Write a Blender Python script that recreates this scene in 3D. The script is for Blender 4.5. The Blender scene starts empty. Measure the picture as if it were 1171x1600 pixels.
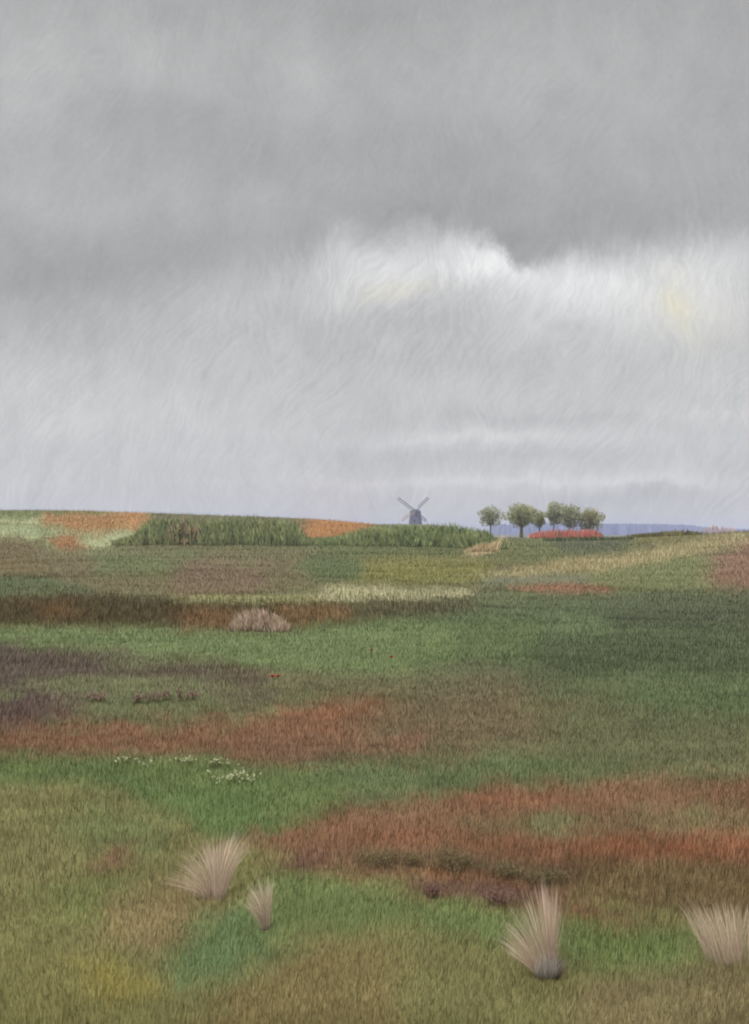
import bpy, bmesh, math, random
import numpy as np
C = bpy.context.scene
COL = C.collection
R = math.radians
rng = np.random.default_rng(7)
random.seed(7)

# ------------------------------------------------------------------ camera
F, CX, YH, ZC = 1716.0, 585.5, 837.0, 3.0      # focal length in photo pixels, centre column, eye level row, eye height
cam = bpy.data.cameras.new('camera'); co = bpy.data.objects.new('camera', cam); COL.objects.link(co)
co.location = (0, 0, ZC); co.rotation_euler = (R(90), 0, 0)
cam.sensor_fit = 'VERTICAL'; cam.sensor_height = 24.0
cam.lens = 24.0 * F / 1600; cam.shift_y = (YH - 800) / 1600
cam.clip_start = 0.1; cam.clip_end = 20000
C.camera = co

# ------------------------------------------------------------------ light, exposure
SUN_EL, SUN_AZ = 52.0, 215.0                   # degrees; azimuth clockwise from +y
C.view_settings.view_transform = 'Standard'
C.view_settings.look = 'None'
EXPO = .55
C.view_settings.exposure = EXPO
C.view_settings.gamma = 1.0
C.view_settings.use_curve_mapping = False
C.render.engine = 'CYCLES'
C.cycles.use_denoising = True
C.cycles.max_bounces = 6
C.cycles.diffuse_bounces = 3
C.cycles.volume_bounces = 1
C.cycles.transparent_max_bounces = 16
C.cycles.filter_width = 2.0
sl = bpy.data.lights.new('sun', 'SUN'); sl.energy = 1.5; sl.angle = R(25); sl.color = (1, .965, .91)
so = bpy.data.objects.new('sun', sl); COL.objects.link(so)
so.rotation_euler = (R(90 - SUN_EL), 0, R(180 - SUN_AZ)); so.location = (-20, -20, 40)

W = bpy.data.worlds.new('World'); C.world = W; W.use_nodes = True
nt = W.node_tree; N = nt.nodes; N.clear()

class X:
    """a float socket with arithmetic, so the sky can be written as formulas"""
    def __init__(s, sock): s.s = sock
    def __add__(a, b): return M('ADD', a, b)
    __radd__ = __add__
    def __sub__(a, b): return M('SUBTRACT', a, b)
    def __rsub__(a, b): return M('SUBTRACT', b, a)
    def __mul__(a, b): return M('MULTIPLY', a, b)
    __rmul__ = __mul__
    def __truediv__(a, b): return M('DIVIDE', a, b)
    def __neg__(a): return M('MULTIPLY', a, -1.0)
def M(op, *args):
    n = N.new('ShaderNodeMath'); n.operation = op
    for i, a in enumerate(args):
        if isinstance(a, X): nt.links.new(a.s, n.inputs[i])
        else: n.inputs[i].default_value = float(a)
    return X(n.outputs[0])
def clamp01(a):
    n = N.new('ShaderNodeClamp'); nt.links.new(a.s, n.inputs[0]); return X(n.outputs[0])
def curve(a, lo, hi, pts):
    """piecewise curve through (value, result in 0..1) points"""
    n = N.new('ShaderNodeFloatCurve'); c = n.mapping.curves[0]
    P = [((p - lo) / (hi - lo), q) for p, q in pts]
    c.points[0].location = P[0]; c.points[1].location = P[-1]
    for p in P[1:-1]: c.points.new(*p)
    n.mapping.update()
    nt.links.new(clamp01((a - lo) / (hi - lo)).s, n.inputs['Value'])
    return X(n.outputs[0])
def xyz(x, y, z):
    n = N.new('ShaderNodeCombineXYZ')
    for i, a in enumerate((x, y, z)):
        if isinstance(a, X): nt.links.new(a.s, n.inputs[i])
        else: n.inputs[i].default_value = float(a)
    return n.outputs[0]
def noise(vec, scale, detail=3, rough=.5, dist=0.):
    n = N.new('ShaderNodeTexNoise'); nt.links.new(vec, n.inputs['Vector'])
    n.inputs['Scale'].default_value = scale; n.inputs['Detail'].default_value = detail
    n.inputs['Roughness'].default_value = rough; n.inputs['Distortion'].default_value = dist
    return X(n.outputs[0]) - .5

geo = N.new('ShaderNodeTexCoord'); sep = N.new('ShaderNodeSeparateXYZ'); nt.links.new(geo.outputs['Generated'], sep.inputs[0])
dx, dy, dz = (X(sep.outputs[i]) for i in range(3))
ay = M('MAXIMUM', M('ABSOLUTE', dy), .12)
# cloud-deck coordinates: sideways and upward tangents of the view direction, counted in units of 1/1716
px = dx / ay * F + CX
py = YH - dz / ay * F
big = noise(xyz(px * .001, py * .001, 0.), 4.2, 4, .55)
big2 = noise(xyz(px * .001, py * .001, 7.3), 7.5, 4, .6)
wx = px + big * 150.
wy = py + big2 * 95.
# ragged lower edge of the dark cloud deck, and how soft it is
edge = curve(px, -600, 1800, [(-600, .50), (0, .505), (110, .50), (250, .462), (400, .425), (470, .416), (506, .388), (540, .370), (580, .374), (620, .364), (690, .362), (750, .368),
                              (785, .388), (812, .418), (850, .412), (900, .402), (1010, .395), (1080, .375), (1171, .36), (1800, .37)]) * 1000.
soft = curve(px, -600, 1800, [(-600, .09), (0, .085), (250, .075), (420, .065), (490, .046), (600, .036), (740, .026), (790, .018), (870, .03),
                              (1000, .04), (1171, .05), (1800, .06)]) * 1000.
fray = noise(xyz(px * .001, py * .00045, 3.1), 22., 6, .7) * 92.
deck = clamp01((edge + big2 * 26. + fray - py) / soft * .5 + .5)
deck = deck * deck * (3. - 2. * deck)
up = curve(py, -900, 500, [(-900, .69), (-200, .67), (0, .668), (80, .686), (180, .682), (300, .672), (380, .652), (500, .668)])
low = curve(py, 300, 900, [(300, .76), (400, .775), (470, .76), (540, .760), (620, .775), (700, .780), (760, .778), (810, .778), (900, .77)])
def blob(cx_, cy_, sx, sy, amp):
    a = (wx - cx_) / sx; b = (wy - cy_) / sy
    return M('EXPONENT', -(a * a + b * b)) * amp
lowb = low
for b in [(600, 430, 85, 36, .06), (610, 455, 80, 22, .04), (700, 405, 95, 32, .07), (775, 412, 60, 40, .09), (890, 440, 140, 48, .07), (905, 470, 110, 60, .06), (1075, 460, 120, 85, .085), (660, 500, 110, 26, -.03),
          (60, 500, 130, 45, -.02), (230, 520, 120, 40, -.02), (720, 560, 170, 30, -.02), (560, 680, 70, 200, -.012),
          (130, 640, 200, 60, .02), (900, 655, 220, 12, -.03), (740, 684, 190, 11, .055), (1080, 650, 120, 14, .04), (800, 712, 260, 12, -.025),
          (760, 747, 300, 10, .05), (1020, 756, 110, 9, .05), (1000, 780, 200, 16, -.03), (450, 520, 120, 50, -.015)]:
    lowb = lowb + blob(*b)
upb = up
for b in [(40, 120, 70, 130, .045), (170, 60, 70, 90, .025), (260, 110, 90, 60, .03), (240, 170, 110, 45, -.035), (470, 150, 40, 70, .04), (300, 320, 200, 60, .02),
          (90, 330, 120, 70, .03), (420, 250, 150, 40, -.02), (700, 280, 150, 90, -.025), (880, 130, 200, 70, .018), (1130, 120, 80, 80, -.02),
          (560, 30, 120, 60, -.02), (800, 385, 60, 25, -.03), (980, 330, 140, 50, -.01), (100, 440, 140, 50, -.02), (640, 330, 120, 30, -.015)]:
    upb = upb + blob(*b)
g = lowb + deck * (upb - lowb)
# wispy streaks of falling vapour: thin fibres that swing from upright to slanting
def fibres(slant, sx, sy, seed):
    return noise(xyz((px + py * slant + big * 160.) * .001, py * .001 * sy / sx, seed), sx, 4, .62)
pick = clamp01(noise(xyz(px * .001, py * .001, 11.7), 5.5, 2, .5) * 5. + .5)
pick2 = clamp01(noise(xyz(px * .001, py * .001, 31.7), 4.5, 2, .5) * 5. + .5)
fa, fb_, fc = fibres(.34, 170., 15., 1.7), fibres(-.16, 150., 13., 5.1), fibres(.75, 120., 16., 8.4)
fib = fa + (fb_ - fa) * pick
fib = fib + (fc - fib) * pick2 * .7
fib2 = noise(xyz((px + py * .2) * .001, py * .00032, 5.9), 30., 4, .6)
mott = noise(xyz(px * .001, py * .001, 2.2), 16., 5, .6)
fine = noise(xyz(px * .001, py * .001, 8.8), 130., 3, .6)
amp = .55 + (1. - deck) * .6 + blob(690, 425, 230, 50, .7) + blob(1060, 440, 120, 70, .4)
g = g + (fib * .16 + fib2 * .055) * amp + mott * .075 + fine * .04 + big * .03
warm = blob(615, 452, 55, 15, 1.) * .34 + blob(1052, 478, 19, 42, 1.) * .62 + blob(1090, 500, 90, 60, 1.) * .16
warm = warm * (1. - deck)
mauve = clamp01((py - 540.) / 220.) * .45
strip = clamp01((py - 775.) / 45.)
lin = M('POWER', M('MAXIMUM', g, .02), 2.2)
# an overcast sky is about three times brighter overhead than at the horizon
zen = clamp01((dz - .45) / .38)
lin = lin * (1. + zen * 3.0) * (2. ** -EXPO)
rr = lin * (1. + mauve * .014 + warm * .10)
gg = lin * (1. + mauve * -.006 + warm * .05)
bb = lin * (.996 + mauve * .012 - warm * .20 - strip * .022)
cc = N.new('ShaderNodeCombineColor')
for i, a in enumerate((rr, gg, bb)): nt.links.new((a * 10.).s, cc.inputs[i])
sky = N.new('ShaderNodeTexSky'); sky.sky_type = 'NISHITA'; sky.sun_disc = False
sky.sun_elevation = R(SUN_EL); sky.sun_rotation = R(SUN_AZ)
mx = N.new('ShaderNodeMix'); mx.data_type = 'RGBA'; mx.inputs[0].default_value = .985       # almost closed cloud cover
nt.links.new(sky.outputs[0], mx.inputs[6]); nt.links.new(cc.outputs[0], mx.inputs[7])
bg = N.new('ShaderNodeBackground'); bg.inputs[1].default_value = .1
nt.links.new(mx.outputs[2], bg.inputs[0])
wo = N.new('ShaderNodeOutputWorld'); nt.links.new(bg.outputs[0], wo.inputs[0])
W.cycles.sampling_method = 'MANUAL'; W.cycles.sample_map_resolution = 512

# ------------------------------------------------------------------ helpers
LIGHT = .79                                     # what a matt upward surface returns of its base colour under this sky
def s2l(c):
    c = np.asarray(c, float) / 255.
    return np.where(c <= .04045, c / 12.92, ((c + .055) / 1.055) ** 2.4)
def albedo(c, k=1.0): return s2l(c) / LIGHT * k

def vnoise(x, y, seed=0):
    """smooth value noise, -1..1"""
    x = np.asarray(x, float); y = np.asarray(y, float)
    xi = np.floor(x).astype(np.int64); yi = np.floor(y).astype(np.int64)
    fx = x - xi; fy = y - yi
    fx = fx * fx * (3 - 2 * fx); fy = fy * fy * (3 - 2 * fy)
    def h(a, b):
        v = (a * 374761393 + b * 668265263 + seed * 982451653) & 0xffffffff
        v = ((v ^ (v >> 13)) * 1274126177) & 0xffffffff
        return ((v ^ (v >> 16)) & 0xffff) / 32767.5 - 1
    return (h(xi, yi) * (1 - fx) + h(xi + 1, yi) * fx) * (1 - fy) + (h(xi, yi + 1) * (1 - fx) + h(xi + 1, yi + 1) * fx) * fy
def fbm(x, y, seed=0, octs=4):
    s = 0; a = 1; t = 0
    for k in range(octs):
        s = s + a * vnoise(x * 2 ** k, y * 2 ** k, seed + k * 17); t += a; a *= .55
    return s / t

def tag(o, label=None, cat=None, group=None, kind=None):
    if label: o['label'] = label
    if cat: o['category'] = cat
    if group: o['group'] = group
    if kind: o['kind'] = kind
    return o
def empty(name, loc, label, cat, group=None):
    o = bpy.data.objects.new(name, None); COL.objects.link(o); o.location = loc
    return tag(o, label, cat, group)
def link(name, me, mat, parent=None):
    o = bpy.data.objects.new(name, me); COL.objects.link(o); me.materials.append(mat)
    if parent: o.parent = parent
    return o
def raw_mesh(name, V, loops, starts, totals, tint=None, smooth=False):
    me = bpy.data.meshes.new(name)
    me.vertices.add(len(V)); me.vertices.foreach_set('co', np.ascontiguousarray(V, np.float32).ravel())
    me.loops.add(len(loops)); me.loops.foreach_set('vertex_index', np.ascontiguousarray(loops, np.int32))
    me.polygons.add(len(starts)); me.polygons.foreach_set('loop_start', np.ascontiguousarray(starts, np.int32))
    me.polygons.foreach_set('loop_total', np.ascontiguousarray(totals, np.int32))
    if smooth: me.polygons.foreach_set('use_smooth', np.ones(len(starts), bool))
    me.update(calc_edges=True)
    if tint is not None:
        a = me.attributes.new('tint', 'FLOAT_COLOR', 'POINT')
        t = np.ones((len(V), 4), np.float32); t[:, :3] = tint
        a.data.foreach_set('color', t.ravel())
    return me
def ribbons(name, P, Wd, side, tint):
    """N ribbons of K points each: P (N,K,3), half widths Wd (N,K), side vectors (N,3), colours (N,3) or (N,K,3); the last point is the tip"""
    n, k, _ = P.shape
    s = side[:, None, :] * Wd[:, :-1, None]
    V = np.empty((n, 2 * (k - 1) + 1, 3))
    V[:, 0:-1:2] = P[:, :-1] - s; V[:, 1:-1:2] = P[:, :-1] + s; V[:, -1] = P[:, -1]
    m = V.shape[1]
    f = []; tot = []
    for j in range(k - 2): f += [2 * j, 2 * j + 1, 2 * j + 3, 2 * j + 2]; tot.append(4)
    f += [2 * (k - 2), 2 * (k - 2) + 1, m - 1]; tot.append(3)
    loops = (np.array(f)[None, :] + (np.arange(n) * m)[:, None]).ravel()
    totals = np.tile(tot, n); starts = np.concatenate([[0], np.cumsum(totals)[:-1]])
    if tint.ndim == 2: T = np.repeat(tint[:, None, :], m, 1)
    else:
        T = np.empty((n, m, 3)); T[:, 0:-1:2] = tint[:, :-1]; T[:, 1:-1:2] = tint[:, :-1]; T[:, -1] = tint[:, -1]
    return raw_mesh(name, V.reshape(-1, 3), loops, starts, totals, T.reshape(-1, 3))

def plant_mat(name, up=.75, trans=.25, nscale=3., namp=.25):
    m = bpy.data.materials.new(name); m.use_nodes = True; t = m.node_tree; n = t.nodes; n.clear()
    at = n.new('ShaderNodeAttribute'); at.attribute_name = 'tint'
    tc = n.new('ShaderNodeTexCoord')
    nz = n.new('ShaderNodeTexNoise'); nz.inputs['Scale'].default_value = nscale; nz.inputs['Detail'].default_value = 4
    t.links.new(tc.outputs['Object'], nz.inputs['Vector'])
    mr = n.new('ShaderNodeMapRange'); mr.inputs[1].default_value = .25; mr.inputs[2].default_value = .75
    mr.inputs[3].default_value = 1 - namp; mr.inputs[4].default_value = 1 + namp
    t.links.new(nz.outputs[0], mr.inputs[0])
    mu = n.new('ShaderNodeVectorMath'); mu.operation = 'SCALE'
    t.links.new(at.outputs['Color'], mu.inputs[0]); t.links.new(mr.outputs[0], mu.inputs['Scale'])
    ge = n.new('ShaderNodeNewGeometry')
    v1 = n.new('ShaderNodeVectorMath'); v1.operation = 'SCALE'; v1.inputs['Scale'].default_value = 1 - up
    t.links.new(ge.outputs['Normal'], v1.inputs[0])
    v2 = n.new('ShaderNodeVectorMath'); v2.operation = 'ADD'; v2.inputs[1].default_value = (0, 0, up); t.links.new(v1.outputs[0], v2.inputs[0])
    v3 = n.new('ShaderNodeVectorMath'); v3.operation = 'NORMALIZE'; t.links.new(v2.outputs[0], v3.inputs[0])
    b = n.new('ShaderNodeBsdfPrincipled'); b.inputs['Roughness'].default_value = .85; b.inputs['Specular IOR Level'].default_value = .12
    t.links.new(mu.outputs[0], b.inputs['Base Color']); t.links.new(v3.outputs[0], b.inputs['Normal'])
    out = n.new('ShaderNodeOutputMaterial')
    if trans:
        tr = n.new('ShaderNodeBsdfTranslucent'); t.links.new(mu.outputs[0], tr.inputs[0])
        ms = n.new('ShaderNodeMixShader'); ms.inputs[0].default_value = trans
        t.links.new(b.outputs[0], ms.inputs[1]); t.links.new(tr.outputs[0], ms.inputs[2]); t.links.new(ms.outputs[0], out.inputs[0])
    else: t.links.new(b.outputs[0], out.inputs[0])
    return m
def solid_mat(name, rgb, nscale=2., namp=.15, rough=.85):
    m = bpy.data.materials.new(name); m.use_nodes = True; t = m.node_tree; n = t.nodes
    b = n['Principled BSDF']; b.inputs['Roughness'].default_value = rough; b.inputs['Specular IOR Level'].default_value = .2
    tc = n.new('ShaderNodeTexCoord'); nz = n.new('ShaderNodeTexNoise'); nz.inputs['Scale'].default_value = nscale; nz.inputs['Detail'].default_value = 5
    t.links.new(tc.outputs['Object'], nz.inputs['Vector'])
    cr = n.new('ShaderNodeValToRGB'); cr.color_ramp.elements[0].position = .3; cr.color_ramp.elements[1].position = .7
    cr.color_ramp.elements[0].color = (*[float(c) * (1 - namp) for c in rgb], 1); cr.color_ramp.elements[1].color = (*[float(c) * (1 + namp) for c in rgb], 1)
    t.links.new(nz.outputs[0], cr.inputs[0]); t.links.new(cr.outputs[0], b.inputs['Base Color'])
    return m

# ------------------------------------------------------------------ lie of the land
# along each of a few sight lines: at which distance the ground stands at which slope below or above eye level
DK = [2, 3, 6.75, 10, 15, 20, 28, 36, 38.5, 45, 52, 75, 100, 130, 160, 190, 210, 260, 350, 800, 1000, 1500, 2200, 5000]
near = [YH + 5148 / d for d in DK[:7]]
PROF = {
    -250: [980, 937, 924, 912, 890, 874, 858, 826, 801, 799, 808, 816, 843, 842, 839, 831, 838],
    0:    [980, 936, 924, 912, 890, 874, 858, 825, 799, 797, 806, 815, 843, 842, 839, 831, 838],
    110:  [979, 930, 921, 911, 889, 874, 859, 826, 800, 797, 806, 815, 843, 842, 839, 831, 838],
    230:  [981, 941, 927, 913, 889, 873, 858, 828, 804, 801, 809, 817, 843, 842, 839, 831, 838],
    380:  [983, 946, 929, 914, 890, 873, 858, 830, 810, 806, 811, 818, 838, 842, 839, 831, 838],
    500:  [981, 945, 928, 914, 890, 874, 858, 834, 814, 811, 815, 820, 822, 830, 839, 831, 838],
    600:  [980, 958, 932, 916, 892, 875, 858, 840, 822, 820, 822, 823, 818.5, 824, 839, 831, 838],
    690:  [980, 964, 942, 925, 896, 876, 859, 845, 832, 829, 832, 830, 819, 825, 839, 831, 838],
    725:  [980, 967, 947, 931, 898, 877, 860, 848, 839, 837, 839, 838, 828, 833, 839, 831, 838],
    765:  [980, 969, 950, 935, 900, 878, 861, 849, 842, 840, 842, 843, 843, 842, 839, 831, 838],
    900:  [980, 971, 951, 936, 901, 879, 863, 850, 843, 841, 843, 843, 843, 842, 839, 831, 838],
    1050: [980, 970, 950, 935, 899, 876, 858, 845, 838, 836, 838, 841, 843, 842, 839, 831, 838],
    1171: [979, 969, 948, 932, 893, 869, 850, 838, 831, 829, 833, 839, 843, 842, 839, 831, 838],
    1420: [979, 968, 946, 930, 890, 865, 846, 834, 827, 825, 830, 837, 843, 842, 839, 831, 838],
}
NU, NL = 420, 900
UX = np.linspace(-250, 1420, NU); LD = np.linspace(math.log(2), math.log(5000), NL)
xs = sorted(PROF)
cols = np.array([np.interp(LD, np.log(DK), near + PROF[x]) for x in xs])
# heights, not rows, are blended so that the near ground stays level
H = ZC - (cols - YH) * np.exp(LD)[None, :] / F
HT = np.array([np.interp(UX, xs, H[:, j]) for j in range(NL)]).T
def blur(A, ax, s):
    r = int(3 * s); k = np.exp(-.5 * (np.arange(-r, r + 1) / s) ** 2); k /= k.sum()
    P = np.pad(A, [(r, r) if i == ax else (0, 0) for i in range(2)], mode='edge')
    return sum(k[i] * np.take(P, np.arange(A.shape[ax]) + i, axis=ax) for i in range(2 * r + 1))
HT = blur(blur(HT, 0, 5), 1, 2.0)
def polar(x, y):
    """world xy -> (sight line column, distance along it); sight lines fold back behind the viewer so the land closes up"""
    th = np.arctan2(x, y); r = np.hypot(x, y); lim = math.atan(.486); a = np.abs(th)
    t = np.where(a <= lim, np.tan(np.minimum(a, lim)), .486 * (math.pi - a) / (math.pi - lim))
    return CX + np.sign(th) * t * F, r * np.maximum(np.cos(th), math.cos(lim))
def bil(T, a, b):
    a = np.clip(a, 0, T.shape[0] - 1.001); b = np.clip(b, 0, T.shape[1] - 1.001)
    i = a.astype(int); j = b.astype(int); fa = a - i; fb = b - j
    return (T[i, j] * (1 - fa) + T[i + 1, j] * fa) * (1 - fb) + (T[i, j + 1] * (1 - fa) + T[i + 1, j + 1] * fa) * fb
def ground_z(x, y):
    x = np.asarray(x, float); y = np.asarray(y, float)
    u, d = polar(x, y)
    z = bil(HT, (u - UX[0]) / (UX[1] - UX[0]), (np.log(np.maximum(d, 2)) - LD[0]) / (LD[1] - LD[0]))
    dd = np.minimum(d, 200)
    return z + fbm(x / 2.3, y / 2.3, 3) * .05 + fbm(x / 11., y / 11., 9) * .10 * np.clip(d / 20, .4, 1.6) * np.clip((400 - d) / 300, 0, 1)
def map_row(x, y):
    """strip coordinate of the vegetation map: how far down a smooth version of the slope a place lies"""
    u, d = polar(np.asarray(x, float), np.asarray(y, float))
    z = bil(HT, (u - UX[0]) / (UX[1] - UX[0]), (np.log(np.maximum(d, 2)) - LD[0]) / (LD[1] - LD[0]))
    return u, YH + (ZC - z) * F / d
ROWT = YH + (ZC - HT) * F / np.exp(LD)[None, :]
def site(pxx, row, dmin=2.1, dmax=230.):
    """first place on the ground along the sight line through column pxx that lies at slope row"""
    i = np.clip((pxx - UX[0]) / (UX[1] - UX[0]), 0, NU - 1.001); k = int(i); fr = i - k
    c = ROWT[k] * (1 - fr) + ROWT[k + 1] * fr
    d = np.exp(LD); ok = (d >= dmin) & (d <= dmax)
    c = np.minimum.accumulate(c[ok]); dd = float(np.interp(-row, -c, d[ok]))
    x = (pxx - CX) / F * dd
    return x, dd, float(ground_z(x, dd))

# ------------------------------------------------------------------ vegetation map: (group, colour as seen, softness, outline)
KINDS = {
 'g_low':  ('meadow_grass', 'olive green meadow grass covering the near ground at the bottom of the picture', 'grass'),
 'g_mid':  ('meadow_grass', 'mixed green grass of the broad middle field on the right, beyond the rust band', 'grass'),
 'g_far':  ('meadow_grass', 'short dull olive grass on the far slopes behind the brown bank', 'grass'),
 'green1': ('green_grass', 'fresh green tongue of grass running below the front rust band', 'grass'),
 'green2': ('green_grass', 'rich green grass around the white flower clumps at left', 'grass'),
 'green3': ('green_grass', 'smooth pale green grass strip directly below the dark brown bank', 'grass'),
 'green4': ('green_grass', 'bluish green grass patch between the two left plume grasses and the bottom edge', 'grass'),
 'rust1':  ('rust_grass', 'wide rust red grass band at lower right behind the plume grasses', 'grass'),
 'rust2':  ('rust_grass', 'rust brown grass band crossing the middle at left above the white flowers', 'grass'),
 'rose':   ('rose_grass', 'narrow rose coloured grass strip below the straw strip at right', 'grass'),
 'rose2':  ('rose_grass', 'brownish rose grass on the slope at the far right edge', 'grass'),
 'heath':  ('heather', 'dusky purple heather patch at the left edge below the pale green strip', 'heather'),
 'bank':   ('bank_heather', 'dark brown heather covering the low bank at left', 'heather'),
 'pale':   ('pale_grass', 'pale cream green dry grass along the top of the brown bank', 'grass'),
 'straw':  ('straw_grass', 'straw yellow dry grass strip slanting up the right slope', 'grass'),
 'orange1':('bracken', 'orange brown bracken on the left hill crest beside the light green field', 'bracken'),
 'orange2':('bracken', 'bright orange bracken between the two dark thickets on the skyline', 'bracken'),
 'lgreen': ('field_grass', 'light green streaky field on the hill at the far left', 'grass'),
}
Lf, Rt = -700, 1900
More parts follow.
